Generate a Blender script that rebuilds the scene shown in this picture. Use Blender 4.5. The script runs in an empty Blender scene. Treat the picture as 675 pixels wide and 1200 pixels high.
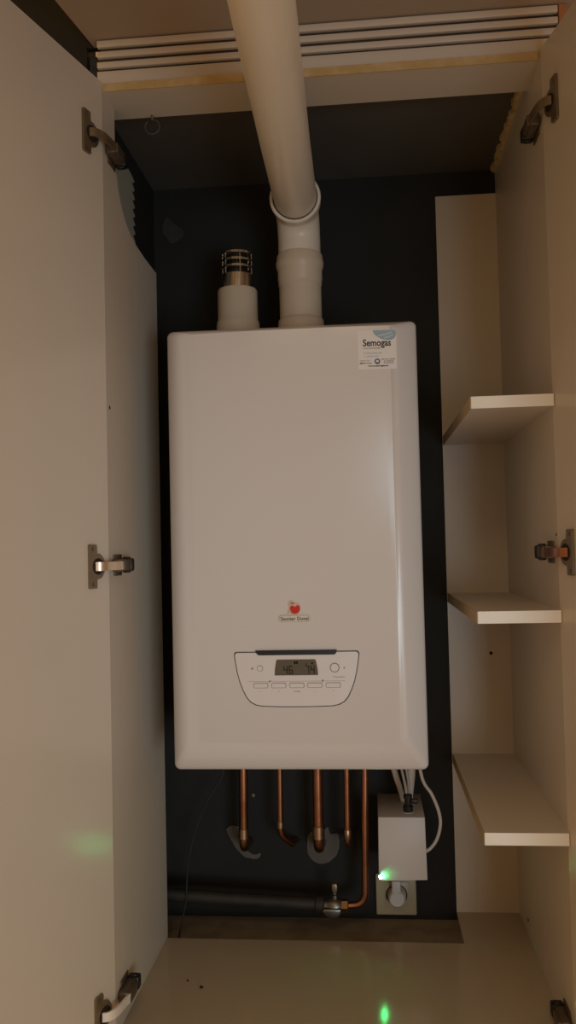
import bpy, bmesh, math, random
from mathutils import Vector, Matrix
random.seed(7)
S = bpy.context.scene
COL = S.collection
PI = math.pi

# ------------------------------------------------------------------ materials
def mat(name, col, rough=0.5, metal=0.0, coat=0.0, noise=0.0, nscale=8.0, bump=0.0, bscale=200.0,
        emit=None, estr=0.0, ior=1.45, col2=None, rnoise=0.0):
    m = bpy.data.materials.new(name); m.use_nodes = True
    nt = m.node_tree; b = nt.nodes['Principled BSDF']
    b.inputs['Base Color'].default_value = (*col, 1)
    b.inputs['Roughness'].default_value = rough
    b.inputs['Metallic'].default_value = metal
    b.inputs['IOR'].default_value = ior
    b.inputs['Coat Weight'].default_value = coat
    b.inputs['Coat Roughness'].default_value = 0.12
    tc = nt.nodes.new('ShaderNodeTexCoord')
    if noise > 0:
        n = nt.nodes.new('ShaderNodeTexNoise'); n.inputs['Scale'].default_value = nscale
        n.inputs['Detail'].default_value = 6
        nt.links.new(tc.outputs['Object'], n.inputs['Vector'])
        mx = nt.nodes.new('ShaderNodeMix'); mx.data_type = 'RGBA'
        c2 = col2 or tuple(c * 0.6 for c in col)
        mx.inputs['A'].default_value = (*col, 1); mx.inputs['B'].default_value = (*c2, 1)
        rp = nt.nodes.new('ShaderNodeMapRange')
        rp.inputs['From Min'].default_value = 0.45; rp.inputs['From Max'].default_value = 0.75
        rp.inputs['To Max'].default_value = noise
        nt.links.new(n.outputs['Fac'], rp.inputs['Value'])
        nt.links.new(rp.outputs['Result'], mx.inputs['Factor'])
        nt.links.new(mx.outputs['Result'], b.inputs['Base Color'])
    if bump > 0:
        n2 = nt.nodes.new('ShaderNodeTexNoise'); n2.inputs['Scale'].default_value = bscale
        n2.inputs['Detail'].default_value = 4
        nt.links.new(tc.outputs['Object'], n2.inputs['Vector'])
        bp = nt.nodes.new('ShaderNodeBump'); bp.inputs['Strength'].default_value = bump
        bp.inputs['Distance'].default_value = 0.002
        nt.links.new(n2.outputs['Fac'], bp.inputs['Height'])
        nt.links.new(bp.outputs['Normal'], b.inputs['Normal'])
    if emit:
        b.inputs['Emission Color'].default_value = (*emit, 1)
        b.inputs['Emission Strength'].default_value = estr
    return m

M = {}
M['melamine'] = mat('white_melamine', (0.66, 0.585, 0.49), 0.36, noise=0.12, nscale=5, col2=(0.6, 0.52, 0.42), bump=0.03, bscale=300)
M['door'] = mat('door_melamine', (0.66, 0.585, 0.49), 0.20, noise=0.10, nscale=4, col2=(0.6, 0.52, 0.42), bump=0.03, bscale=300)
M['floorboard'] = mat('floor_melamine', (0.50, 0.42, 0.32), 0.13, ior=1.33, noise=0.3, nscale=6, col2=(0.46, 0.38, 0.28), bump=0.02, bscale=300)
M['edge'] = mat('edge_banding', (0.90, 0.84, 0.73), 0.4, noise=0.15, nscale=20, col2=(0.7, 0.6, 0.42))
M['raw_edge'] = mat('raw_board_edge', (0.46, 0.34, 0.2), 0.7, noise=0.5, nscale=40)
M['glue_edge'] = mat('bare_edge', (0.56, 0.38, 0.16), 0.7, noise=0.6, nscale=30, col2=(0.75, 0.62, 0.4))
M['dark_wall'] = mat('black_wall_paint', (0.014, 0.0135, 0.011), 0.75, noise=0.4, nscale=6, col2=(0.03, 0.029, 0.024), bump=0.25, bscale=60)
M['dark_ceiling'] = mat('dark_grey_paint', (0.10, 0.092, 0.078), 0.75, noise=0.4, nscale=5, col2=(0.08, 0.068, 0.052), bump=0.2, bscale=60)
M['dusty'] = mat('dusty_concrete', (0.30, 0.25, 0.19), 0.9, noise=0.8, nscale=18, col2=(0.17, 0.13, 0.09), bump=0.5, bscale=90)
M['room_wall'] = mat('room_wall_paint', (0.40, 0.32, 0.25), 0.8, bump=0.15, bscale=80)
M['white_wall'] = mat('white_room_wall', (0.75, 0.72, 0.68), 0.8, bump=0.1, bscale=80)
M['slat'] = mat('slat_paint', (0.70, 0.62, 0.53), 0.45, noise=0.1, nscale=12)
M['slat_gap'] = mat('slat_gap', (0.07, 0.05, 0.035), 0.8, noise=0.3, nscale=30)
M['orange_wood'] = mat('reddish_wood', (0.50, 0.22, 0.09), 0.5, noise=0.5, nscale=25)
M['foam'] = mat('yellow_foam', (0.66, 0.52, 0.28), 0.9, noise=0.7, nscale=60, col2=(0.32, 0.22, 0.1), bump=0.6, bscale=120)
M['enamel'] = mat('white_enamel', (0.70, 0.665, 0.645), 0.25, coat=0.12)
M['panel_plastic'] = mat('panel_plastic', (0.74, 0.70, 0.685), 0.32)
M['pvc'] = mat('white_pvc', (0.80, 0.72, 0.61), 0.33, noise=0.08, nscale=9)
M['old_pvc'] = mat('cream_pvc', (0.66, 0.55, 0.42), 0.4, noise=0.12, nscale=12)
M['chrome'] = mat('steel', (0.62, 0.55, 0.46), 0.22, metal=1.0)
M['copper'] = mat('copper', (0.42, 0.195, 0.115), 0.30, metal=1.0, noise=0.7, nscale=25, col2=(0.22, 0.085, 0.05))
M['solder'] = mat('solder_joint', (0.45, 0.30, 0.19), 0.35, metal=1.0, noise=0.5, nscale=80, col2=(0.35, 0.2, 0.1))
M['brass'] = mat('brass', (0.26, 0.15, 0.07), 0.5, metal=1.0, noise=0.4, nscale=60)
M['nickel'] = mat('dull_nickel', (0.24, 0.225, 0.19), 0.42, metal=1.0, noise=0.4, nscale=60)
M['hinge_metal'] = mat('aged_hinge_metal', (0.28, 0.215, 0.14), 0.42, metal=0.75, noise=0.4, nscale=50)
M['hinge_body'] = mat('dark_hinge_metal', (0.16, 0.12, 0.085), 0.45, metal=0.6, noise=0.4, nscale=50)
M['glint_arm'] = mat('glint_hinge_metal', (0.92, 0.88, 0.82), 0.35, metal=0.35)  # same hinge metal, whitened: a bright reflection put into the base colour
M['hinge_arm'] = mat('bright_hinge_metal', (0.82, 0.66, 0.50), 0.3, metal=0.85, noise=0.25, nscale=60)
M['black_plastic'] = mat('black_plastic', (0.012, 0.011, 0.010), 0.4)
M['dark_steel'] = mat('black_steel_pipe', (0.022, 0.019, 0.015), 0.6, noise=0.6, nscale=22, col2=(0.05, 0.037, 0.025))
M['plaster'] = mat('rough_plaster', (0.135, 0.12, 0.098), 0.95, noise=0.6, nscale=40, col2=(0.085, 0.075, 0.06), bump=0.8, bscale=110)
M['plaster_dark'] = mat('stained_plaster', (0.045, 0.041, 0.034), 0.95, noise=0.8, nscale=50, col2=(0.03, 0.028, 0.023), bump=0.8, bscale=110)
M['ivory'] = mat('ivory_plastic', (0.50, 0.42, 0.27), 0.35)
M['white_plastic'] = mat('white_plastic', (0.72, 0.66, 0.60), 0.4)
M['box_plastic'] = mat('box_plastic', (0.62, 0.58, 0.54), 0.42)
M['grey_cable'] = mat('grey_cable', (0.42, 0.39, 0.34), 0.45)
M['black_cable'] = mat('black_cable', (0.03, 0.03, 0.03), 0.3)
M['ribbed'] = mat('grey_green_plastic', (0.34, 0.35, 0.29), 0.6)
M['lcd'] = mat('lcd_glass', (0.115, 0.10, 0.078), 0.22)
M['lcd_ink'] = mat('lcd_digit', (0.012, 0.010, 0.008), 0.8, ior=1.1)
M['ink'] = mat('black_ink', (0.025, 0.022, 0.022), 0.5)
M['grey_ink'] = mat('grey_ink', (0.27, 0.27, 0.28), 0.5)
M['dark_grey_ink'] = mat('dark_grey_ink', (0.12, 0.115, 0.11), 0.6)
M['blue_ink'] = mat('blue_ink', (0.06, 0.14, 0.28), 0.5)
M['sticker_white'] = mat('sticker_paper', (0.82, 0.78, 0.755), 0.4)
M['sticker_blue'] = mat('sticker_pale_blue', (0.32, 0.45, 0.53), 0.4)
M['sticker_pale'] = mat('sticker_light_blue', (0.52, 0.63, 0.69), 0.4)
M['red'] = mat('red_enamel', (0.62, 0.035, 0.03), 0.25)
M['badge'] = mat('badge_cream', (0.70, 0.66, 0.56), 0.3)
M['badge_rim'] = mat('badge_silver', (0.70, 0.65, 0.58), 0.25, metal=0.8)
M['hole'] = mat('screw_hole', (0.02, 0.015, 0.01), 0.8)
M['led'] = mat('green_led', (0.05, 0.6, 0.2), 0.3, emit=(0.06, 1.0, 0.24), estr=240.0)
M['clear'] = mat('clear_hook', (0.09, 0.08, 0.07), 0.3)

# ------------------------------------------------------------------ mesh helpers
def box(bm, x0, x1, y0, y1, z0, z1, bev=0.0, seg=2):
    t = bmesh.new()
    vs = [t.verts.new((x, y, z)) for x in (x0, x1) for y in (y0, y1) for z in (z0, z1)]
    for f in ((0, 1, 3, 2), (4, 6, 7, 5), (0, 4, 5, 1), (2, 3, 7, 6), (0, 2, 6, 4), (1, 5, 7, 3)):
        t.faces.new([vs[i] for i in f])
    bmesh.ops.recalc_face_normals(t, faces=t.faces)
    if bev > 0:
        bmesh.ops.bevel(t, geom=list(t.edges), offset=bev, segments=seg, affect='EDGES', profile=0.5)
    merge(bm, t)

def merge(bm, t, mx=None):
    me = bpy.data.meshes.new('tmp')
    if mx is not None: t.transform(mx)
    t.to_mesh(me); t.free(); bm.from_mesh(me); bpy.data.meshes.remove(me)

def prism(bm, pts, axis, a, b, bev=0.0):
    """polygon pts extruded along an axis from a to b. axis 'x': pts are (y,z); 'y': (x,z); 'z': (x,y)"""
    t = bmesh.new()
    def P(p, v): return {'x': (v, p[0], p[1]), 'y': (p[0], v, p[1]), 'z': (p[0], p[1], v)}[axis]
    A = [t.verts.new(P(p, a)) for p in pts]; B = [t.verts.new(P(p, b)) for p in pts]
    n = len(pts)
    t.faces.new(A); t.faces.new(B[::-1])
    for i in range(n): t.faces.new((A[i], B[i], B[(i + 1) % n], A[(i + 1) % n]))
    bmesh.ops.recalc_face_normals(t, faces=t.faces)
    if bev > 0:
        bmesh.ops.bevel(t, geom=list(t.edges), offset=bev, segments=2, affect='EDGES', profile=0.5)
    merge(bm, t)

def catmull(pts, n=8):
    P = [Vector(p) for p in pts]; out = []
    for i in range(len(P) - 1):
        p0 = P[max(i - 1, 0)]; p1 = P[i]; p2 = P[i + 1]; p3 = P[min(i + 2, len(P) - 1)]
        for k in range(n):
            t = k / n
            out.append(0.5 * ((2 * p1) + (p2 - p0) * t + (2 * p0 - 5 * p1 + 4 * p2 - p3) * t * t + (3 * p1 - p0 - 3 * p2 + p3) * t ** 3))
    out.append(P[-1]); return out

def tube(bm, pts, r, seg=16, caps=True):
    """sweep; r a number or one radius per point"""
    P = [Vector(p) for p in pts]; n = len(P)
    R = r if isinstance(r, (list, tuple)) else [r] * n
    prev = None; rings = []
    for i in range(n):
        t = (P[min(i + 1, n - 1)] - P[max(i - 1, 0)]).normalized()
        if prev is None:
            ref = Vector((0, 0, 1)) if abs(t.z) < 0.9 else Vector((0, 1, 0))
            u = t.cross(ref).normalized()
        else:
            u = (prev - t * prev.dot(t)).normalized()
        prev = u; v = t.cross(u)
        rings.append([bm.verts.new(P[i] + (u * math.cos(2 * PI * k / seg) + v * math.sin(2 * PI * k / seg)) * R[i]) for k in range(seg)])
    for a, b in zip(rings, rings[1:]):
        for k in range(seg):
            bm.faces.new((a[k], a[(k + 1) % seg], b[(k + 1) % seg], b[k]))
    if caps: bm.faces.new(rings[0][::-1]); bm.faces.new(rings[-1])
    bmesh.ops.recalc_face_normals(bm, faces=bm.faces)

def lathe(bm, prof, c, axis='z', seg=40, closed=True):
    """prof: list of (radius, distance along axis)"""
    c = Vector(c); rings = []
    for rr, d in prof:
        ring = []
        for k in range(seg):
            a = 2 * PI * k / seg; p, q = rr * math.cos(a), rr * math.sin(a)
            o = {'z': (p, q, d), 'y': (p, d, q), 'x': (d, p, q)}[axis]
            ring.append(bm.verts.new(c + Vector(o)))
        rings.append(ring)
    for a, b in zip(rings, rings[1:]):
        for k in range(seg): bm.faces.new((a[k], a[(k + 1) % seg], b[(k + 1) % seg], b[k]))
    if closed: bm.faces.new(rings[0][::-1]); bm.faces.new(rings[-1])
    bmesh.ops.recalc_face_normals(bm, faces=bm.faces)

def obj(name, bm, m, parent=None, smooth=True, angle=35, loc=None):
    me = bpy.data.meshes.new(name)
    if loc is not None:
        bmesh.ops.translate(bm, verts=bm.verts, vec=-Vector(loc))
    bm.to_mesh(me); bm.free()
    for x in (m if isinstance(m, list) else [m]): me.materials.append(x)
    if smooth:
        me.polygons.foreach_set('use_smooth', [True] * len(me.polygons))
        me.set_sharp_from_angle(angle=math.radians(angle))
    o = bpy.data.objects.new(name, me); COL.objects.link(o)
    if loc is not None: o.location = loc
    if parent is not None:
        o.parent = parent
        if parent.parent is None: o.location = Vector(o.location) - Vector(parent.location)
        else: o.location = Vector(o.location) - Vector(parent.location) - Vector(parent.parent.location)
    return o

def tag(o, label, cat, group=None):
    o['label'] = label; o['category'] = cat
    if group: o['group'] = group
    return o
def thing(name, label, cat, loc=(0, 0, 0), group=None):
    o = bpy.data.objects.new(name, None); COL.objects.link(o)
    o.location = loc; o.empty_display_size = 0.02
    return tag(o, label, cat, group)
def struct(name, bm, m, smooth=False):
    o = obj(name, bm, m, smooth=smooth); o['kind'] = 'structure'; return o
B = bmesh.new

def text_bm(s, size, x, z, y, align='CENTER', bold=0.0, width=None, ext=0.00012):
    cu = bpy.data.curves.new('t', 'FONT'); cu.body = s; cu.size = size; cu.align_x = align
    cu.offset = bold; cu.extrude = ext; cu.resolution_u = 4
    o = bpy.data.objects.new('t', cu); COL.objects.link(o)
    dg = bpy.context.evaluated_depsgraph_get()
    me = bpy.data.meshes.new_from_object(o.evaluated_get(dg))
    bm = B(); bm.from_mesh(me)
    bpy.data.objects.remove(o); bpy.data.curves.remove(cu); bpy.data.meshes.remove(me)
    if width:
        xs = [v.co.x for v in bm.verts]; k = width / (max(xs) - min(xs)); mid = (max(xs) + min(xs)) / 2
        for v in bm.verts: v.co.x = (v.co.x - mid) * k
    for v in bm.verts: v.co = Vector((x + v.co.x, y - v.co.z, z + v.co.y))
    return bm

# ------------------------------------------------------------------ main dimensions (metres)
XL, XR = -0.280, 0.402        # inner faces of the cupboard sides
YF, YW = -0.125, 0.354        # cupboard front, niche back wall
ZF, ZR = -0.371, 1.103        # cupboard floor, underside of the top rail
XB = 0.279                    # left edge of back board and shelves
ZC = 1.137                    # niche ceiling

# ------------------------------------------------------------------ the setting
bm = B(); box(bm, -0.336, 0.44, YW, YW + 0.06, -0.45, ZC + 0.06); struct('wall_back', bm, M['dark_wall'])
bm = B(); box(bm, -0.366, -0.316, -0.085, YW, -0.45, ZC + 0.06); struct('wall_left', bm, M['dark_wall'])
bm = B(); box(bm, -0.316, 0.44, -0.07, YW, ZC, ZC + 0.05); struct('ceiling', bm, M['dark_ceiling'])
bm = B(); box(bm, -0.316, 0.44, -0.125, YW, -0.45, -0.389); struct('floor', bm, M['dusty'])
bm = B()
box(bm, -1.1, -0.318, -0.083, -0.03, -0.75, 1.60)
box(bm, -0.318, 0.44, -0.083, -0.072, 1.194, 1.60)
struct('wall_front', bm, M['dark_wall'])  # near-black colour stands in for deep shade beyond the left door
bm = B(); box(bm, 0.44, 1.1, -0.083, -0.03, -0.75, 1.60); struct('wall_right', bm, M['white_wall'])
bm = B(); prism(bm, [(-0.303, -0.0835), (1.1, -0.0835), (1.1, -2.6), (-0.80, -2.6), (-0.345, -0.36)], 'z', 1.194, 1.24)
struct('ceiling', bm, M['room_wall'])
bm = B(); box(bm, 0.4355, 0.448, -0.106, -0.084, 1.140, 1.1935, 0.001)
struct('trim_1', bm, M['orange_wood'])

# ------------------------------------------------------------------ cupboard
cup = thing('cupboard', 'tall white built-in cupboard with both doors open around the boiler', 'cupboard', (0.06, 0.1, -0.389))
def part(name, bm, m, parent=cup, **k): return obj(name, bm, m, parent, **k)

# left side panel with its rounded notch at the top
pl = [(YF, -0.389), (0.218, -0.389), (0.218, 0.913), (0.13, 0.914), (0.075, 0.917), (0.035, 0.923), (0.005, 0.934), (-0.02, 0.951),
      (-0.038, 0.973), (-0.049, 1.0), (-0.055, 1.035), (-0.056, ZR), (YF, ZR)]
bm = B(); prism(bm, pl, 'x', XL - 0.016, XL); left_panel = part('side_panel', bm, M['melamine'], smooth=False)
bm = B(); prism(bm, [(YF, -0.389), (YW, -0.389), (YW, ZC), (-0.022, ZC), (-0.022, ZR), (YF, ZR)], 'x', XR, XR + 0.016); right_panel = part('side_panel', bm, M['melamine'], smooth=False)
bm = B(); box(bm, XB, XR, YW - 0.005, YW, ZF, 1.0855); back_board = part('back_panel', bm, M['melamine'], smooth=False)
fl = [(XL, YF), (XR, YF), (XR, YW), (XB, YW), (XB, 0.211), (XL, 0.211)]
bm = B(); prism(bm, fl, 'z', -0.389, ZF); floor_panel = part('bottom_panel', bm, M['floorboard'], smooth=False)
bm = B(); box(bm, XL - 0.016, XR + 0.016, -0.112, -0.022, ZR, 1.117); rail = part('top_rail', bm, M['melamine'], smooth=False)
bm = B(); box(bm, XL - 0.016, XR + 0.016, -0.1145, -0.112, ZR, 1.1165); o = obj('edge_strip', bm, M['glue_edge'], rail, smooth=False)
o['label'] = 'bare yellowish front edge of the top rail'

# shelves
for nm, z0 in (('upper', 0.569), ('middle', 0.2487), ('lower', -0.0748)):
    bm = B(); box(bm, XB + 0.002, XR, YF - 0.0065, YW - 0.005, z0, z0 + 0.018)
    sh = part('shelf', bm, M['melamine'], smooth=False)
    bm = B(); box(bm, XB + 0.002, XR, YF - 0.008, YF - 0.0065, z0, z0 + 0.018)
    e = obj('edge_band', bm, M['edge'], sh, smooth=False)
    bm = B(); box(bm, XB + 0.0008, XB + 0.002, YF - 0.0065, YW - 0.005, z0, z0 + 0.018); obj('side_edge', bm, M['raw_edge'], sh, smooth=False)

# doors: inner face starts at the hinge line and swings out past square
def door(side, ang):
    a = math.radians(ang)
    hx = XL + 0.0003 if side < 0 else XR - 0.0003
    h = Vector((side * math.sin(a), -math.cos(a), 0))           # from hinge to free edge
    n = Vector((-side * math.cos(a), -math.sin(a), 0))          # out of the inner face, into the opening
    p0 = Vector((hx, YF - 0.0004, 0))
    bm = B()
    L, T = 0.385, 0.018
    pts = [p0, p0 + h * L, p0 + h * L - n * T, p0 - n * T]
    prism(bm, [(p.x, p.y) for p in pts], 'z', -0.385, 1.1125)
    return part('door', bm, M['door'], smooth=False), p0, h, n
door_l, pL, hL, nL = door(-1, 15.0)
door_r, pR, hR, nR = door(1, 11.5)

# concealed hinges
def hinge(side, z, p0, h, n, arm_mat, z_b):
    face = XL if side < 0 else XR
    s = -side                                                  # towards the opening
    def W(d, o, zz): return p0 + h * d + n * o + Vector((0, 0, zz))
    # mounting body on the side panel
    bm = B()
    def bx(xa, xb, ya, yb, za, zb, bev=0.001):
        xs = sorted((face + s * xa, face + s * xb)); box(bm, xs[0], xs[1], ya, yb, za, zb, bev)
    bx(0.0, 0.0025, -0.100, -0.060, z_b - 0.017, z_b + 0.017)
    bx(0.0025, 0.017, -0.116, -0.068, z_b - 0.0095, z_b + 0.0095, 0.002)
    bx(0.014, 0.0215, -0.113, -0.076, z_b - 0.0078, z_b + 0.0078, 0.0015)
    body = part('hinge', bm, M['hinge_body'])
    # black end cap
    bm = B()
    bx(0.002, 0.0215, -0.070, -0.052, z_b - 0.0105, z_b + 0.0105, 0.003)
    bx(0.005, 0.017, -0.066, -0.057, z_b - 0.0130, z_b + 0.0130, 0.002)
    obj('end_cap', bm, M['black_plastic'], body)
    # cup plate on the door: straight wing with a round bulge
    prof = [(0.056, -0.033), (0.0575, -0.031), (0.0575, 0.031), (0.056, 0.033), (0.040, 0.033), (0.0385, 0.031), (0.0385, 0.0195)]
    prof += [(0.036 - 0.0195 * math.sin(t), 0.0195 * math.cos(t)) for t in [PI * k / 12 for k in range(1, 12)]]
    prof += [(0.0385, -0.0195), (0.0385, -0.031), (0.040, -0.033)]
    t = B(); lo = [t.verts.new(W(d, 0.0, z + q)) for d, q in prof]; hi = [t.verts.new(W(d, 0.0042, z + q)) for d, q in prof]
    k = len(prof); t.faces.new(lo); t.faces.new(hi[::-1])
    for i in range(k): t.faces.new((lo[i], lo[(i + 1) % k], hi[(i + 1) % k], hi[i]))
    bmesh.ops.recalc_face_normals(t, faces=t.faces)
    for dz in (-0.0265, 0.0265):                                # screw heads
        c = W(0.048, 0.0042, z + dz)
        ring = [c + h * 0.0032 * math.cos(2 * PI * q / 12) + Vector((0, 0, 0.0032 * math.sin(2 * PI * q / 12))) for q in range(12)]
        t.faces.new([t.verts.new(v + n * 0.0008) for v in ring])
    obj('cup_plate', t, M['hinge_metal'], body)
    # dark cup
    t = B(); c = W(0.036, 0.0043, z)
    lo = [c + h * 0.0145 * math.cos(2 * PI * q / 20) + Vector((0, 0, 0.0125 * math.sin(2 * PI * q / 20))) for q in range(20)]
    a_ = [t.verts.new(v) for v in lo]; b_ = [t.verts.new(v + n * 0.0006) for v in lo]
    t.faces.new(a_); t.faces.new(b_[::-1])
    for i in range(20): t.faces.new((a_[i], a_[(i + 1) % 20], b_[(i + 1) % 20], b_[i]))
    bmesh.ops.recalc_face_normals(t, faces=t.faces)
    obj('cup', t, M['hole'], body)
    # bent arm from cup to body
    path = [W(0.043, 0.0045, z), W(0.037, 0.0125, z), W(0.020, 0.0165, z), Vector((face + s * 0.0165, -0.119, z_b)), Vector((face + s * 0.0185, -0.112, z_b))]
    path = catmull(path, 4); t = B(); w_ = 0.0066; th = 0.0016; rings = []
    for i, p in enumerate(path):
        tg = (path[min(i + 1, len(path) - 1)] - path[max(i - 1, 0)]); tg.z = 0; tg.normalize()
        nn = Vector((-tg.y, tg.x, 0))
        rings.append([t.verts.new(p + nn * sx * th + Vector((0, 0, sz * w_))) for sx, sz in ((-1, -1), (1, -1), (1, 1), (-1, 1))])
    for a2, b2 in zip(rings, rings[1:]):
        for q in range(4): t.faces.new((a2[q], a2[(q + 1) % 4], b2[(q + 1) % 4], b2[q]))
    t.faces.new(rings[0]); t.faces.new(rings[-1][::-1])
    bmesh.ops.recalc_face_normals(t, faces=t.faces)
    ar = obj('arm', t, arm_mat, body)
for z, m_ in ((1.012, M['hinge_metal']), (0.346, M['hinge_arm']), (-0.318, M['glint_arm'])):
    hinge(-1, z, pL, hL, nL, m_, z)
for z, m_ in ((1.012, M['hinge_metal']), (0.352, M['copper']), (-0.345, M['hinge_arm'])):
    hinge(1, z, pR, hR, nR, m_, z)

def hole(parent, c, axis, r=0.003):
    bm = B(); d = 0.0007
    lathe(bm, [(r, -d), (r, d)], c, axis, 12); obj('screw_hole', bm, M['hole'], parent)
hole(back_board, (0.3627, YW - 0.005, 0.1445), 'y', 0.0035)
hole(left_panel, (XL, -0.108, 0.5957), 'x', 0.003)
hole(right_panel, (XR, 0.2448, -0.3404), 'x', 0.003)
hole(right_panel, (XR, -0.118, 0.378), 'x', 0.0022)

# slatted trim over the rail
st = thing('slatted_trim', 'stack of four white horizontal slats above the cupboard opening', 'slatted trim', (0.06, -0.1, 1.117))
bm = B(); box(bm, -0.288, 0.431, -0.0985, -0.0855, 1.117, 1.193); obj('backing', bm, M['slat_gap'], st, smooth=False)
for z0, z1 in ((1.1185, 1.1405), (1.1462, 1.1562), (1.1635, 1.1735), (1.1805, 1.1915)):
    bm = B(); box(bm, -0.2925, 0.434, -0.1075, -0.0985, z0, z1, 0.0016, 3)
    obj('slat', bm, M['slat'], st)

# foam along the top right edge
bm = B()
edge = [(XR, YW - 0.002), (XR, -0.02)]; y = -0.02
while y < YW - 0.012:
    edge.append((XR - random.uniform(0.005, 0.0125), y)); y += random.uniform(0.004, 0.016)
prism(bm, edge, 'z', ZC - 0.009, ZC, 0.0)
tag(obj('foam_seam', bm, M['foam']), 'crumbly yellow foam seam between the dark niche ceiling and the right side panel', 'foam seam')

# ribbed vent piece seen through the notch
prof = [(-0.05, 0.86), (-0.05, 1.079), (0.110, 1.066)]
z = 1.066
for k in range(12):
    prof += [(0.130, z - 0.004), (0.130, z - 0.0075), (0.1175, z - 0.0115), (0.1175, z - 0.0150)]; z -= 0.0165
prof += [(0.115, 0.86)]
bm = B(); prism(bm, prof, 'x', -0.316, -0.2975)
tag(obj('vent_duct', bm, M['ribbed'], smooth=False), 'grey-green ribbed vent duct showing in the notch above the left side panel', 'vent duct')

# little hook under the rail
hk = thing('cup_hook', 'small clear ring hook hanging under the top rail at left', 'hook', (-0.222, -0.03, ZR))
bm = B(); tube(bm, [(-0.222, -0.03, ZR), (-0.222, -0.03, ZR - 0.009)], 0.0022, 8); obj('shank', bm, M['hinge_metal'], hk)
bm = B(); tube(bm, [(-0.222 + 0.0125 * math.sin(t), -0.03, ZR - 0.0205 + 0.0125 * math.cos(t)) for t in [0.0 + 5.6 * k / 24 for k in range(25)]], 0.0009, 8)
obj('ring', bm, M['clear'], hk)

# ------------------------------------------------------------------ boiler
boil = thing('gas_boiler', 'large white wall-hung gas boiler with control panel and badge', 'boiler', (0, 0.1, 0))
def surf(x):
    q = max(0.0, (abs(x) - 0.04) / 0.137)
    return -0.026 - 0.006 * (1 - min(q, 1.0) ** 2)
def rrect(x0, x1, z0, z1, r, n=8):
    out = []
    for cx, cz, a0 in ((x1 - r, z1 - r, 0), (x0 + r, z1 - r, 90), (x0 + r, z0 + r, 180), (x1 - r, z0 + r, 270)):
        for k in range(n + 1):
            a = math.radians(a0 + 90 * k / n); out.append((cx + r * math.cos(a), cz + r * math.sin(a)))
    return out
bm = B()
X0, X1, Z0, Z1 = -0.211, 0.211, 0.0, 0.74
specs = [(0.0, 0.0, 0.0, 0.010, 0.354), (0.0, 0.0, 0.0, 0.010, 0.008), (0.0003, 0.0003, 0.0003, 0.010, 0.004), (0.0012, 0.0012, 0.0012, 0.0095, 0.0012)]
for t in (0.06, 0.14, 0.24, 0.36, 0.5, 0.65, 0.8, 0.92, 1.0):   # convex edge of the front cover: inset, corner radius, depth
    specs.append((0.034 * t + 0.001, 0.052 * t + 0.001, 0.012 * t + 0.001, 0.0095 + 0.002 * t, t))
rings = []
for ix, ib, it, r, y in specs:
    ring = []
    for p in rrect(X0 + ix, X1 - ix, Z0 + ib, Z1 - it, r):
        yy = y
        if len(rings) >= 4:            # softer edge on the left, a crisper facet towards the right
            t = y; k = min(max((p[0] + 0.12) / 0.24, 0), 1); k = k * k * (3 - 2 * k)
            a_, e_ = 0.04 + 0.60 * k, 2.3 - 0.5 * k
            yy = -0.026 * ((1 - a_) * (1 - (1 - t) ** e_) + a_ * t)
        ring.append(bm.verts.new((p[0], yy, p[1])))
    rings.append(ring)
for a, b in zip(rings, rings[1:]):
    n = len(a)
    for k in range(n): bm.faces.new((a[k], a[(k + 1) % n], b[(k + 1) % n], b[k]))
cap = bm.faces.new(rings[-1]); bm.faces.new(rings[0])
capf = [cap]
for i in range(1, 36):
    x = -0.176 + 0.352 * i / 36
    geom = capf + list({e for f in capf for e in f.edges}) + list({v for f in capf for v in f.verts})
    bmesh.ops.bisect_plane(bm, geom=geom, plane_co=(x, 0, 0), plane_no=(1, 0, 0))
    capf = [f for f in bm.faces if all(abs(v.co.y + 0.026) < 1e-6 for v in f.verts)]
for v in bm.verts:
    if abs(v.co.y + 0.026) < 1e-6: v.co.y = surf(v.co.x)
    elif -0.0259 < v.co.y < -0.002: v.co.y += (surf(v.co.x) + 0.026) * (v.co.y / -0.026) ** 2
bmesh.ops.recalc_face_normals(bm, faces=bm.faces)
casing = obj('casing', bm, M['enamel'], boil, angle=50)

def decal(bm, off):
    """lay a flat shape (drawn at y = 0) onto the curved front, lifted by off"""
    for i in range(1, 36):
        x = -0.176 + 0.352 * i / 36
        bmesh.ops.bisect_plane(bm, geom=list(bm.verts) + list(bm.edges) + list(bm.faces), plane_co=(x, 0, 0), plane_no=(1, 0, 0))
    for v in bm.verts: v.co.y += surf(v.co.x) - off
    return bm
def plate(pts, off, th=0.0004, bev=0):
    bm = B(); prism(bm, pts, 'y', -th, 0.0006, bev); return decal(bm, off)
def circ(x, z, r, n=28): return [(x + r * math.cos(2 * PI * k / n), z + r * math.sin(2 * PI * k / n)) for k in range(n)]
def dtext(s, size, x, z, off, **k): return decal(text_bm(s, size, x, z, 0.0, **k), off)
def join(*bms):
    r = bms[0]
    for b in bms[1:]: merge(r, b)
    return r

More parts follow.
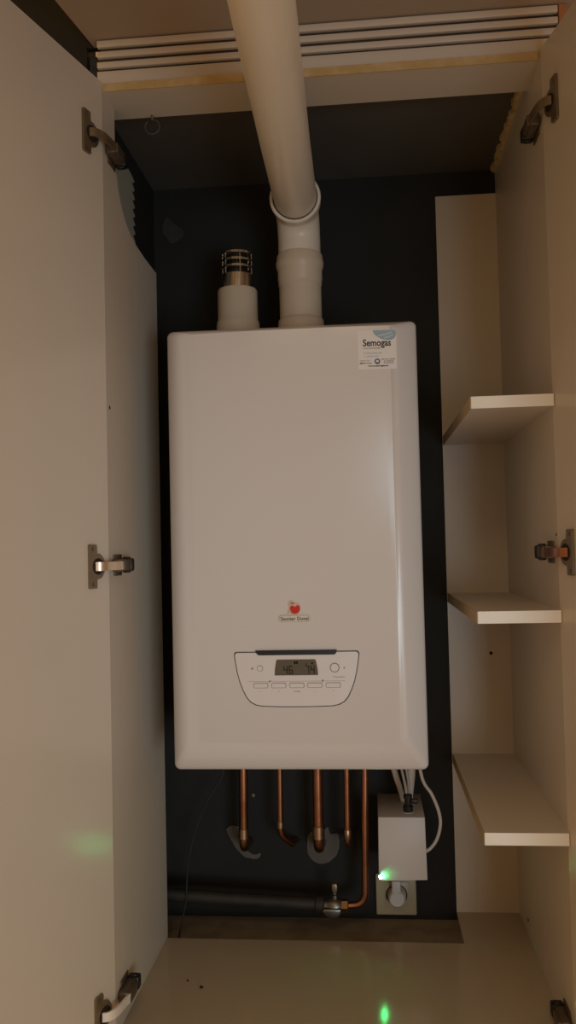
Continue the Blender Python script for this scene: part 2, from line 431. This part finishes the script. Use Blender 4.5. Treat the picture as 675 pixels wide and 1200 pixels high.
# control panel
half = [(0.0, 0.1092), (0.03, 0.1094), (0.058, 0.1104), (0.068, 0.1125), (0.0765, 0.117), (0.083, 0.1245), (0.089, 0.1365), (0.094, 0.150),
        (0.098, 0.166), (0.1008, 0.183), (0.1023, 0.1945), (0.1012, 0.1978), (0.0985, 0.1992)]
out = [(x, z) for x, z in half] + [(-x, z) for x, z in half[:0:-1]]
out = [(x + 0.001, z) for x, z in out]
cz = 0.155
inn = [(0.001 + (x - 0.001) * 0.984, cz + (z - cz) * 0.966) for x, z in out]
cp = obj('control_panel', plate(inn, 0.0006, 0.0008), M['panel_plastic'], boil, smooth=False)
obj('panel_gap', plate(out, 0.0, 0.0005), M['ink'], cp, smooth=False)
obj('handle_slot', plate([(-0.0655, 0.2012), (0.067, 0.2012), (0.0662, 0.1965), (0.063, 0.1935), (-0.0605, 0.1935), (-0.064, 0.1965)], 0.0006, 0.002), M['black_plastic'], cp, smooth=False)
disp = obj('display', plate([(-0.0345, 0.1608), (0.0358, 0.1608), (0.0355, 0.170), (0.0325, 0.1852), (0.030, 0.1862), (-0.029, 0.1862), (-0.0315, 0.1852), (-0.0342, 0.170)], 0.0014, 0.0008), M['lcd'], cp, smooth=False)
# seven segment digits
SEG = {'4': 'fgbc', '6': 'afgedc', '7': 'abc'}
def digit(bm, ch, x, z, w, h):
    t = w * 0.25; g = 0.0002
    r = {'a': (x, x + w, z + h - t, z + h), 'g': (x, x + w, z + h / 2 - t / 2, z + h / 2 + t / 2), 'd': (x, x + w, z, z + t),
         'f': (x, x + t, z + h / 2, z + h), 'b': (x + w - t, x + w, z + h / 2, z + h), 'e': (x, x + t, z, z + h / 2), 'c': (x + w - t, x + w, z, z + h / 2)}
    for s in SEG[ch]:
        a, b, c, d = r[s]; box(bm, a + g, b - g, -0.0001, 0.0002, c + g, d - g)
bm = B()
digit(bm, '4', -0.020, 0.1630, 0.0065, 0.0130); digit(bm, '6', -0.0115, 0.1630, 0.0065, 0.0130)
digit(bm, '7', 0.0155, 0.1630, 0.0065, 0.0130); digit(bm, '4', 0.024, 0.1630, 0.0065, 0.0130)
box(bm, -0.0025, 0.0, -0.0001, 0.0002, 0.179, 0.1835); box(bm, 0.001, 0.0035, -0.0001, 0.0002, 0.179, 0.1835)
box(bm, 0.016, 0.0175, -0.0001, 0.0002, 0.1775, 0.1795); box(bm, 0.0255, 0.028, -0.0001, 0.0002, 0.1785, 0.1815)
obj('digits', decal(bm, 0.0024), M['lcd_ink'], cp, smooth=False)
# round knobs
def knob(x, z, r, dark):
    bm = plate(circ(x, z, r), 0.0014, 0.0012)
    k = obj('knob', bm, M['panel_plastic'], cp, angle=30)
    bm = plate(circ(x, z, r + (0.0011 if dark else 0.0007)), 0.0012, 0.0003)
    obj('knob_ring', bm, M['ink'] if dark else M['dark_grey_ink'], cp, smooth=False)
    return k
knob(-0.0585, 0.1722, 0.0043, False); knob(0.0628, 0.1724, 0.0066, True)
# five buttons
def rr2(x0, x1, z0, z1, r): return rrect(x0, x1, z0, z1, r, 4)
for x, lr, rr_ in ((-0.0578, 1, 0), (-0.0284, 0, 0), (0.001, 0, 0), (0.0302, 0, 0), (0.0598, 0, 1)):
    w = 0.0112
    r = 0.0016
    b_ = obj('button', plate(rr2(x - w, x + w, 0.1412, 0.1478, r), 0.0014, 0.0010), M['panel_plastic'], cp, smooth=False)
    obj('button_gap', plate(rr2(x - w - 0.0008, x + w + 0.0008, 0.1404, 0.1486, r + 0.0006), 0.0012, 0.0003), M['dark_grey_ink'], cp, smooth=False)
# printing round the buttons
bm = B()
box(bm, -0.079, -0.046, -0.0001, 0.0002, 0.15095, 0.1514); box(bm, -0.043, 0.040, -0.0001, 0.0002, 0.15095, 0.1514); box(bm, 0.046, 0.0795, -0.0001, 0.0002, 0.15095, 0.1514)
marks = decal(bm, 0.0015)
for t_, x in (('–', -0.0578), ('+', -0.0284), ('mode', 0.001), ('–', 0.0302), ('+', 0.0598)):
    merge(marks, dtext(t_, 0.0048, x, 0.1335, 0.0015))
merge(marks, plate([(-0.0455, 0.1495), (-0.0445, 0.1525), (-0.0425, 0.1515), (-0.042, 0.154), (-0.0405, 0.1525), (-0.0425, 0.1495)], 0.0015, 0.0002))
merge(marks, plate(circ(0.043, 0.1515, 0.0019, 12), 0.0015, 0.0002))
merge(marks, plate([(-0.0735, 0.1705), (-0.069, 0.1705), (-0.0712, 0.1748)], 0.0015, 0.0002))
merge(marks, plate(circ(0.0783, 0.172, 0.0014, 10), 0.0015, 0.0002))
merge(marks, dtext('Themafast', 0.0042, 0.069, 0.1562, 0.0015, width=0.0195))
o = obj('panel_marks', marks, M['grey_ink'], cp, smooth=False)

# badge: red fruit-like emblem over a cream name plate
bd = obj('badge', plate(rrect(-0.0262, 0.0258, 0.2465, 0.2578, 0.0052), 0.0, 0.0012), M['badge_rim'], boil, smooth=False)
obj('name_plate', plate(rrect(-0.0248, 0.0244, 0.2478, 0.2565, 0.0042), 0.0010, 0.0006), M['badge'], bd, smooth=False)
obj('lettering', dtext('Saunier Duval', 0.0082, -0.0002, 0.2494, 0.0018, width=0.0455, bold=0.0001), M['ink'], bd, smooth=False)
def blob(cx, cz_, k):
    base = [(-0.0085, 0.0045), (-0.0095, 0.0095), (-0.0075, 0.0135), (-0.0035, 0.0145), (0.0, 0.012), (0.0035, 0.0108), (0.0075, 0.0098), (0.0100, 0.006),
            (0.0100, 0.000), (0.0075, -0.0055), (0.002, -0.0085), (-0.004, -0.008), (-0.008, -0.005), (-0.0105, -0.0062), (-0.0112, -0.0085)]
    base = [(x * k, z * k) for x, z in base]
    c = catmull([(x, 0, z) for x, z in base] + [(base[0][0], 0, base[0][1])], 4)[:-1]
    return [(cx + p.x, cz_ + p.z) for p in c]
obj('emblem_rim', plate(blob(-0.0005, 0.2665, 1.0), 0.0, 0.0014), M['badge_rim'], bd, smooth=False)
heart = [(-0.008, 0.001), (-0.0068, 0.0052), (-0.003, 0.0062), (0.0005, 0.0042), (0.004, 0.0068), (0.0078, 0.0052), (0.0085, 0.0), (0.006, -0.005), (0.001, -0.0072), (-0.005, -0.0055)]
hp = catmull([(x, 0, z) for x, z in heart] + [(heart[0][0], 0, heart[0][1])], 4)[:-1]
obj('emblem', plate([(0.0005 + p.x, 0.267 + p.z) for p in hp], 0.0012, 0.0008), M['red'], bd, smooth=False)
obj('emblem_leaf', plate([(-0.006, 0.2745), (-0.0045, 0.2785), (-0.001, 0.2782), (-0.0005, 0.2752), (-0.003, 0.2765)], 0.0012, 0.0008), M['red'], bd, smooth=False)

# installer sticker
sx, sz, sw, shh = 0.1140, 0.7195, 0.0625, 0.0640
def U(u, v): return (sx + sw * u, sz - shh * v)
stk = obj('sticker', plate(rrect(sx, sx + sw, sz - shh, sz, 0.0028), 0.0, 0.0003), M['sticker_white'], boil, smooth=False)
sw_pts = [U(0.385, 0.004)] + [U(*p) for p in ((0.42, 0.09), (0.50, 0.165), (0.60, 0.225), (0.70, 0.258), (0.80, 0.268), (0.90, 0.25), (0.965, 0.205), (0.996, 0.13), (0.998, 0.05), (0.985, 0.015), (0.96, 0.004))]
obj('blue_drop', plate(sw_pts, 0.0002, 0.0003), M['sticker_blue'], stk, smooth=False)
bm = plate([U(0.52, 0.135), U(0.70, 0.105), U(0.88, 0.045), U(0.90, 0.07), U(0.72, 0.135), U(0.54, 0.16)], 0.0004, 0.0003)
merge(bm, plate([U(0.68, 0.19), U(0.82, 0.16), U(0.92, 0.11), U(0.935, 0.13), U(0.83, 0.19), U(0.70, 0.215)], 0.0004, 0.0003))
obj('drop_writing', bm, M['sticker_pale'], stk, smooth=False)
p = U(0.495, 0.405)
obj('shop_name', dtext('Semogas', 0.0155, p[0], p[1], 0.0004, width=sw * 0.73, bold=0.00035), M['ink'], stk, smooth=False)
def st_text(items):
    r = None
    for s, u, v, size, w, b_ in items:
        q = U(u, v); t = dtext(s, size, q[0], q[1], 0.0004, width=sw * w, bold=b_)
        if r is None: r = t
        else: merge(r, t)
    return r
obj('fine_print', st_text([('INSTALACIONES', 0.36, 0.478, 0.0028, 0.44, 0), ('Urgencias 24 h', 0.17, 0.79, 0.0024, 0.26, 0), ('608 37 12 12', 0.19, 0.862, 0.0034, 0.31, 0.00012),
     ('Servicio oficial', 0.78, 0.765, 0.0028, 0.35, 0.00003), ('de calderas', 0.79, 0.812, 0.0028, 0.24, 0.00003), ('de condensación', 0.79, 0.858, 0.0028, 0.26, 0.00003),
     ('www.semogas.es', 0.515, 0.935, 0.0038, 0.52, 0.00012)]), M['ink'], stk, smooth=False)
obj('service_print', st_text([('Instalaciones gas', 0.385, 0.605, 0.0042, 0.47, 0), ('y calefacción', 0.34, 0.685, 0.0042, 0.38, 0)]), M['sticker_blue'], stk, smooth=False)
q = U(0.495, 0.805)
obj('round_mark', plate(circ(q[0], q[1], 0.0047), 0.0002, 0.0003), M['blue_ink'], stk, smooth=False)
obj('round_mark_centre', plate([(q[0] - 0.0026, q[1] - 0.0012), (q[0] - 0.0018, q[1] + 0.0018), (q[0], q[1] + 0.0026), (q[0] + 0.0018, q[1] + 0.0018), (q[0] + 0.0026, q[1] - 0.0012)], 0.0004, 0.0003), M['sticker_white'], stk, smooth=False)

# ------------------------------------------------------------------ flue pipe
FX, FY = 0.0052, 0.20
fp = thing('flue_pipe', 'wide white flue pipe rising from the boiler and bending out over the slats', 'pipe', (FX, FY, 0.74))
bm = B(); lathe(bm, [(0.0440, 0.740), (0.0440, 0.793), (0.043, 0.800), (0.0402, 0.803), (0.0402, 0.872), (0.0395, 0.872)], (FX, FY, 0)); obj('socket', bm, M['old_pvc'], fp)
bm = B(); lathe(bm, [(0.0400, 0.866), (0.0415, 0.868), (0.0415, 0.876), (0.0425, 0.878), (0.0425, 0.896), (0.0445, 0.901), (0.0456, 0.906), (0.0456, 0.912), (0.0442, 0.917), (0.0442, 0.922), (0.043, 0.926), (0.040, 0.928)], (FX, FY, 0)); obj('sleeve', bm, M['old_pvc'], fp)
PZ = 1.0085; br = 0.062
path = [(FX, FY, 0.918), (FX, FY, PZ - br)]
for k in range(1, 13):
    a = PI / 2 * k / 12; path.append((FX, FY - br + br * math.cos(a), PZ - br + br * math.sin(a)))
rad = [0.0405] * (len(path) - 4) + [0.0415, 0.0435, 0.0455, 0.0462]
path.append((FX, 0.122, PZ)); rad.append(0.0465)
bm = B(); tube(bm, path, rad, 48, caps=False)
obj('elbow', bm, M['pvc'], fp)
bm = B(); lathe(bm, [(0.0405, 0.130), (0.0405, 0.1205), (0.0425, 0.1185), (0.0455, 0.1185), (0.0472, 0.1205), (0.0472, 0.126), (0.0464, 0.129)], (FX, 0, PZ), 'y', 48, closed=False); obj('socket_rim', bm, M['pvc'], fp)
bm = B(); lathe(bm, [(0.0404, 0.1235), (0.0404, 0.1225)], (FX, 0, PZ), 'y', 48); 
lathe(bm, [(0.0412, 0.1183), (0.0396, 0.1183)], (FX, 0, PZ), 'y', 48, closed=False); obj('seal_ring', bm, M['black_plastic'], fp)
bm = B(); tube(bm, [(FX, 0.15, PZ), (FX + 0.003, -0.1, PZ - 0.001), (FX + 0.013, -0.55, PZ - 0.006), (FX + 0.03, -1.9, PZ - 0.02)], 0.0395, 56); obj('pipe_run', bm, M['pvc'], fp)

# ------------------------------------------------------------------ air intake terminal
AX = -0.1165
at = thing('air_intake', 'short cream pipe stub with a chrome slotted cap on the boiler top', 'air intake', (AX, FY, 0.74))
bm = B(); lathe(bm, [(0.0415, 0.740), (0.0415, 0.796), (0.0405, 0.803), (0.0385, 0.806), (0.0383, 0.862), (0.0365, 0.8655), (0.034, 0.8655)], (AX, FY, 0)); obj('pipe_stub', bm, M['old_pvc'], at)
bm = B(); lathe(bm, [(0.0305, 0.862), (0.0305, 0.893), (0.0290, 0.895), (0.027, 0.895)], (AX, FY, 0)); gr = obj('chrome_cap', bm, M['chrome'], at)
bm = B(); lathe(bm, [(0.020, 0.894), (0.020, 0.931)], (AX, FY, 0), seg=24); obj('dark_core', bm, M['black_plastic'], gr)
for z in (0.907, 0.920, 0.9335):
    bm = B(); h_ = 0.0021
    lathe(bm, [(0.026, z - h_), (0.0308, z - h_), (0.0308, z + h_), (0.026, z + h_), (0.026, z - h_)], (AX, FY, 0), closed=False); obj('cage_ring', bm, M['chrome'], gr)
for k in range(6):
    a = 2 * PI * k / 6 + PI / 6 + 0.35
    bm = B(); tube(bm, [(AX + 0.029 * math.cos(a), FY + 0.029 * math.sin(a), 0.893), (AX + 0.029 * math.cos(a), FY + 0.029 * math.sin(a), 0.9335)], 0.0016, 8); obj('cage_bar', bm, M['chrome'], gr)
bm = B(); lathe(bm, [(0.027, 0.9326), (0.027, 0.9356)], (AX, FY, 0)); obj('cap_lid', bm, M['hinge_metal'], gr)

# ------------------------------------------------------------------ copper pipes
def bend(pts, r=0.02, n=8):
    """polyline with rounded corners"""
    P = [Vector(p) for p in pts]; out = [P[0]]
    for i in range(1, len(P) - 1):
        a = (P[i - 1] - P[i]).normalized(); b = (P[i + 1] - P[i]).normalized()
        s = P[i] + a * r; e = P[i] + b * r
        for k in range(n + 1):
            t = k / n; out.append(s * (1 - t) ** 2 + P[i] * 2 * t * (1 - t) + e * t * t)
    out.append(P[-1]); return out
GR = 'copper pipes under the boiler'
def cpipe(label, pts, r, br_, fits):
    t = thing('copper_pipe', label, 'pipe', pts[0], GR)
    bm = B(); tube(bm, bend(pts, br_), r, 20); obj('tube', bm, M['copper'], t)
    for a, b in fits:
        bm = B(); a, b = Vector(a), Vector(b); d = (b - a)
        tube(bm, [a, a + d * 0.06, a + d * 0.94, b], [r * 1.05, r * 1.16, r * 1.16, r * 1.05], 20); obj('fitting', bm, M['solder'], t)
cpipe('first copper pipe from the left, thick, elbowed into the torn plaster', [(-0.1345, 0.27, 0.0), (-0.1375, 0.27, -0.222), (-0.1375, YW, -0.235)], 0.0088, 0.02, [((-0.1372, 0.27, -0.182), (-0.1374, 0.27, -0.203))])
cpipe('second copper pipe from the left, thin, with its end kinked to the right', [(-0.0625, 0.27, 0.0), (-0.0645, 0.27, -0.195), (-0.043, 0.292, -0.221), (-0.040, YW, -0.232)], 0.0059, 0.016, [((-0.0642, 0.27, -0.168), (-0.0644, 0.27, -0.182))])
cpipe('third copper pipe from the left, the thickest, entering the round plaster patch', [(0.0118, 0.27, 0.0), (0.010, 0.27, -0.222), (0.010, YW, -0.235)], 0.0102, 0.022, [((0.0102, 0.27, -0.176), (0.0101, 0.27, -0.202))])
cpipe('fourth copper pipe from the left, thin and ending short beside the tall one', [(0.0692, 0.27, 0.0), (0.0665, 0.27, -0.213), (0.0665, YW, -0.216)], 0.0064, 0.012, [((0.0670, 0.27, -0.183), (0.0666, 0.27, -0.203))])
cpipe('fifth copper pipe, the rightmost and longest, curving left into the valve', [(0.1052, 0.27, 0.0), (0.0975, 0.27, -0.3275), (0.055, 0.27, -0.3300)], 0.0072, 0.024, [])

# dark gas pipe and valve
vp = thing('black_pipe', 'dark steel pipe running level along the wall to the valve', 'pipe', (-0.15, 0.27, -0.318))
bm = B(); tube(bm, [(-0.316, 0.272, -0.313), (0.012, 0.27, -0.328)], 0.0125, 20); obj('tube', bm, M['dark_steel'], vp)
bm = B(); tube(bm, [(0.0, 0.27, -0.3275), (0.003, 0.27, -0.3277), (0.017, 0.27, -0.328), (0.019, 0.27, -0.328)], [0.0135, 0.016, 0.016, 0.0135], 16); obj('coupling', bm, M['dark_steel'], vp)
vv = thing('gas_valve', 'silver gas valve with brass nut at the end of the dark pipe', 'valve', (0.04, 0.27, -0.33))
bm = B(); lathe(bm, [(0.0105, 0.016), (0.0125, 0.018), (0.0125, 0.023), (0.0145, 0.027), (0.0172, 0.034), (0.0172, 0.042), (0.0145, 0.049), (0.0125, 0.052)], (0, 0.27, -0.330), 'x', 28); obj('valve_body', bm, M['nickel'], vv)
bm = B(); lathe(bm, [(0.0115, 0.050), (0.0132, 0.0515), (0.0132, 0.0635), (0.0115, 0.065)], (0, 0.27, -0.330), 'x', 6); obj('nut', bm, M['brass'], vv, smooth=False)
bm = B(); lathe(bm, [(0.0065, 0.015), (0.0065, 0.022), (0.0042, 0.023), (0.0042, 0.031)], (0.039, 0.268, -0.330), 'z', 16); obj('valve_stem', bm, M['nickel'], vv)
bm = B(); prism(bm, [(0.0345, -0.302), (0.0435, -0.302), (0.0445, -0.292), (0.043, -0.286), (0.035, -0.286), (0.0335, -0.292)], 'y', 0.2625, 0.2735, 0.001); obj('lever', bm, M['hinge_metal'], vv)
bm = B(); prism(bm, [(0.017, -0.3285), (0.050, -0.3285), (0.052, -0.333), (0.046, -0.345), (0.030, -0.3475), (0.020, -0.341), (0.015, -0.334)], 'y', 0.249, 0.262, 0.0025); obj('valve_face', bm, M['nickel'], vv)

# torn plaster round the pipes
def patch(name, label, pts, m, group, th=0.004):
    c = catmull([(x, 0, z) for x, z in pts] + [(pts[0][0], 0, pts[0][1])], 4)[:-1]
    q = [(p.x + random.uniform(-0.0008, 0.0008), p.z + random.uniform(-0.0008, 0.0008)) for p in c]
    bm = B(); prism(bm, q, 'y', YW - th, YW)
    tag(obj(name, bm, m, smooth=False), label, 'plaster patch', group)
PG = 'torn plaster patches on the black wall'
patch('plaster_patch', 'torn plaster hole edge behind the first copper pipe on the left', [(-0.186, -0.212), (-0.176, -0.204), (-0.160, -0.206), (-0.150, -0.222), (-0.1463, -0.250), (-0.128, -0.262), (-0.115, -0.258), (-0.118, -0.268), (-0.132, -0.270), (-0.150, -0.265), (-0.168, -0.246), (-0.178, -0.228)], M['plaster'], PG)
patch('plaster_patch', 'pale round plaster patch behind the third copper pipe', [(-0.017, -0.222), (-0.004, -0.212), (0.012, -0.214), (0.024, -0.205), (0.030, -0.219), (0.044, -0.218), (0.047, -0.240), (0.040, -0.262), (0.022, -0.276), (0.004, -0.279), (-0.010, -0.270), (-0.019, -0.252)], M['plaster'], PG)
patch('plaster_patch', 'narrow plaster flake beside the short fourth copper pipe', [(0.082, -0.213), (0.088, -0.210), (0.092, -0.220), (0.090, -0.236), (0.093, -0.250), (0.086, -0.254), (0.082, -0.238)], M['plaster_dark'], PG)
patch('plaster_patch', 'faint flaked patch high on the dark wall left of the chrome cap', [(-0.292, 1.072), (-0.284, 1.076), (-0.272, 1.060), (-0.258, 1.052), (-0.250, 1.036), (-0.262, 1.026), (-0.278, 1.018), (-0.288, 1.030), (-0.298, 1.046)], M['plaster_dark'], PG)
bm = B(); lathe(bm, [(0.0035, -0.0008), (0.0035, 0.0008)], (-0.128, YW, -0.1424), 'y', 12); lathe(bm, [(0.0018, -0.0014), (0.0018, -0.0008)], (-0.128, YW, -0.1424), 'y', 10)
tag(obj('wall_screw', bm, M['hinge_metal']), 'tiny screw in the black wall between the two left copper pipes', 'screw')

# thin black cable on the left
bm = B(); tube(bm, catmull([(-0.168, 0.27, 0.01), (-0.176, 0.27, -0.075), (-0.205, 0.268, -0.125), (-0.232, 0.266, -0.185), (-0.247, 0.262, -0.25), (-0.252, 0.255, -0.32), (-0.262, 0.25, -0.368), (-0.266, 0.25, -0.3885)], 8), 0.0016, 10)
tag(obj('thin_cable', bm, M['black_cable']), 'thin dark cable arcing down from the boiler at lower left', 'cable')

# ------------------------------------------------------------------ power box, socket, plug, cables
pb = thing('power_box', 'white box with a green light mounted under the boiler at right', 'power box', (0.17, YW, -0.2))
t = B(); prism(t, [(0.1268, -0.138), (0.2128, -0.138), (0.2145, -0.2525), (0.1250, -0.2550)], 'y', 0.2, YW, 0.0012)
obj('housing', t, M['box_plastic'], pb)
t = B(); lathe(t, [(0.0034, 0.0), (0.0034, -0.0008), (0.0032, -0.0010)], (0, 0, 0), 'y', 18); t.transform(Matrix.Translation((0.1288, 0.1984, -0.2462)) @ Matrix.Rotation(math.radians(-24), 4, 'Z')); o = obj('indicator_light', t, M['led'], pb); o['label'] = 'glowing green indicator light'
t = B(); lathe(t, [(0.0035, 0.001), (0.0035, -0.0024), (0.0042, -0.0024), (0.0044, -0.002), (0.0044, 0.001)], (0, 0, 0), 'y', 18, closed=False); t.transform(Matrix.Translation((0.1288, 0.1984, -0.2462)) @ Matrix.Rotation(math.radians(-24), 4, 'Z')); obj('light_bezel', t, M['white_plastic'], pb)
gx, gy = 0.1835, 0.232
t = B(); lathe(t, [(0.0105, -0.138), (0.0105, -0.1365)], (gx, gy, 0), 'z', 24); obj('gland_washer', t, M['white_plastic'], pb)
t = B(); lathe(t, [(0.0090, -0.1365), (0.0095, -0.126), (0.0078, -0.125), (0.0062, -0.122), (0.0062, -0.112), (0.0082, -0.1115), (0.0082, -0.105), (0.005, -0.103)], (gx, gy, 0), 'z', 12); obj('cable_gland', t, M['black_plastic'], pb, angle=20)
t = B(); box(t, gx + 0.005, gx + 0.0185, gy - 0.006, gy + 0.004, -0.121, -0.1125, 0.002); obj('gland_clip', t, M['black_plastic'], pb)

bm = B(); tube(bm, catmull([(gx - 0.002, gy, -0.104), (gx - 0.0045, gy, -0.085), (gx - 0.011, gy, -0.05), (gx - 0.016, gy, 0.005)], 8), 0.0026, 12)
tag(obj('grey_cable', bm, M['grey_cable']), 'left of two grey cables rising from the black gland to the boiler', 'cable', 'cables between boiler and box')
bm = B(); tube(bm, catmull([(gx + 0.0035, gy, -0.104), (gx + 0.002, gy, -0.08), (gx - 0.003, gy, -0.045), (gx - 0.006, gy, 0.005)], 8), 0.0024, 12)
tag(obj('grey_cable', bm, M['grey_cable']), 'right of two grey cables rising from the black gland to the boiler', 'cable', 'cables between boiler and box')
bm = B(); tube(bm, catmull([(0.177, 0.300, -0.138), (0.172, 0.298, -0.115), (0.160, 0.295, -0.07), (0.150, 0.29, 0.004)], 8), [0.0048 + 0.0018 * k / 24 for k in range(25)], 12)
tag(obj('white_conduit', bm, M['white_plastic']), 'pale leaning conduit behind the grey cables, left side', 'conduit', 'cables between boiler and box')
bm = B(); tube(bm, catmull([(0.189, 0.285, -0.138), (0.191, 0.284, -0.11), (0.194, 0.283, -0.07), (0.198, 0.282, 0.004)], 8), [0.0045 + 0.0060 * k / 24 for k in range(25)], 12)
tag(obj('white_conduit', bm, M['white_plastic']), 'pale flared conduit right behind the black gland', 'conduit', 'cables between boiler and box')
bm = B(); tube(bm, catmull([(0.202, 0.25, 0.004), (0.212, 0.25, -0.077), (0.2300, 0.25, -0.110), (0.2415, 0.25, -0.140), (0.2445, 0.25, -0.165), (0.238, 0.25, -0.192), (0.226, 0.25, -0.210), (0.2125, 0.25, -0.219)], 8), 0.0032, 12)
tag(obj('white_cable', bm, M['white_plastic']), 'off-white cable looping from the boiler into the right side of the box', 'cable', 'cables between boiler and box')

so = thing('wall_socket', 'ivory wall socket plate below the white box', 'wall socket', (0.159, YW, -0.336))
bm = B(); box(bm, 0.1185, 0.1995, YW - 0.010, YW, -0.3775, -0.2965, 0.003, 3); obj('cover_plate', bm, M['ivory'], so)
bm = B(); box(bm, 0.137, 0.1835, YW - 0.0118, YW - 0.010, -0.3605, -0.3110, 0.0008); obj('insert', bm, M['ivory'], so)
bm = B(); lathe(bm, [(0.0212, -0.0126), (0.0202, -0.0136), (0.0192, -0.0126), (0.0192, -0.0116), (0.0212, -0.0116), (0.0212, -0.0126)], (0.1600, YW, -0.3360), 'y', 32, closed=False); obj('socket_ring', bm, M['hole'], so)
pg = thing('plug', 'pale round mains plug pushed into the ivory socket', 'plug', (0.160, YW - 0.0118, -0.336))
bm = B(); lathe(bm, [(0.0178, -0.0119), (0.0178, -0.028), (0.0165, -0.034), (0.0135, -0.037)], (0.160, YW, -0.3360), 'y', 28); obj('plug_body', bm, M['white_plastic'], pg)
bm = B(); box(bm, 0.150, 0.168, YW - 0.036, YW - 0.014, -0.330, -0.300, 0.003); obj('plug_grip', bm, M['white_plastic'], pg)
bm = B(); tube(bm, [(0.160, YW - 0.026, -0.302), (0.160, YW - 0.026, -0.256)], 0.004, 12); obj('plug_cord', bm, M['white_plastic'], pg)

# crumbs on the cupboard floor
def speck(label, x, y, r):
    t = B(); bmesh.ops.create_icosphere(t, subdivisions=2, radius=r)
    for v in t.verts: v.co *= random.uniform(0.8, 1.15); v.co.z *= 0.6
    zmin = min(v.co.z for v in t.verts)
    bmesh.ops.translate(t, verts=t.verts, vec=(x, y, ZF - zmin))
    tag(obj('dirt_crumb', t, M['hole']), label, 'crumb', 'dark crumbs on the cupboard floor')
speck('smaller dark crumb on the cupboard floor, the one further back', -0.206, 0.050, 0.0022)
speck('larger dark crumb on the cupboard floor, nearer the front', -0.178, 0.028, 0.0032)

# ------------------------------------------------------------------ light
w = bpy.data.worlds.new('World'); S.world = w; w.use_nodes = True
bg = w.node_tree.nodes['Background']; bg.inputs['Color'].default_value = (1.0, 0.57, 0.23, 1); bg.inputs['Strength'].default_value = 0.37
def area(name, loc, target, size, power, col, sy=None):
    l = bpy.data.lights.new(name, 'AREA'); l.energy = power; l.color = col; l.size = size
    if sy: l.shape = 'RECTANGLE'; l.size_y = sy
    o = bpy.data.objects.new(name, l); COL.objects.link(o); o.location = loc
    o.rotation_euler = (Vector(target) - Vector(loc)).to_track_quat('-Z', 'Y').to_euler(); return o
area('window_light', (1.0, -2.6, -0.1), (-0.22, 0.0, 0.22), 0.8, 2.6, (0.78, 1.0, 1.16), 0.8).data.spread = math.radians(66)
area('overhead_fill', (0.1, -1.6, 1.15), (0.1, -1.6, 0.0), 0.6, 5.0, (1.0, 0.74, 0.44), 0.6)  # added warm fill above the camera, no known fixture

# ------------------------------------------------------------------ camera
cd = bpy.data.cameras.new('Camera'); cam = bpy.data.objects.new('Camera', cd); COL.objects.link(cam)
f, yaw, pitch, roll = 1017.04, 0.0922, 0.0388, -0.0232
fw = Vector((-math.sin(yaw) * math.cos(pitch), math.cos(yaw) * math.cos(pitch), math.sin(pitch)))
rt = Vector((math.cos(yaw), math.sin(yaw), 0)); up = rt.cross(fw)
r2 = rt * math.cos(roll) + up * math.sin(roll); u2 = -rt * math.sin(roll) + up * math.cos(roll)
cam.matrix_world = Matrix(((r2.x, u2.x, -fw.x, 0.1235), (r2.y, u2.y, -fw.y, -1.4435), (r2.z, u2.z, -fw.z, 0.3707), (0, 0, 0, 1)))
cd.sensor_fit = 'VERTICAL'; cd.sensor_height = 24.0; cd.lens = f / 1200 * 24.0; cd.clip_start = 0.02
S.camera = cam
S.view_settings.view_transform = 'Standard'; S.view_settings.look = 'None'
S.view_settings.gamma = 1.0; S.view_settings.use_curve_mapping = False
S.view_settings.exposure = 0.0
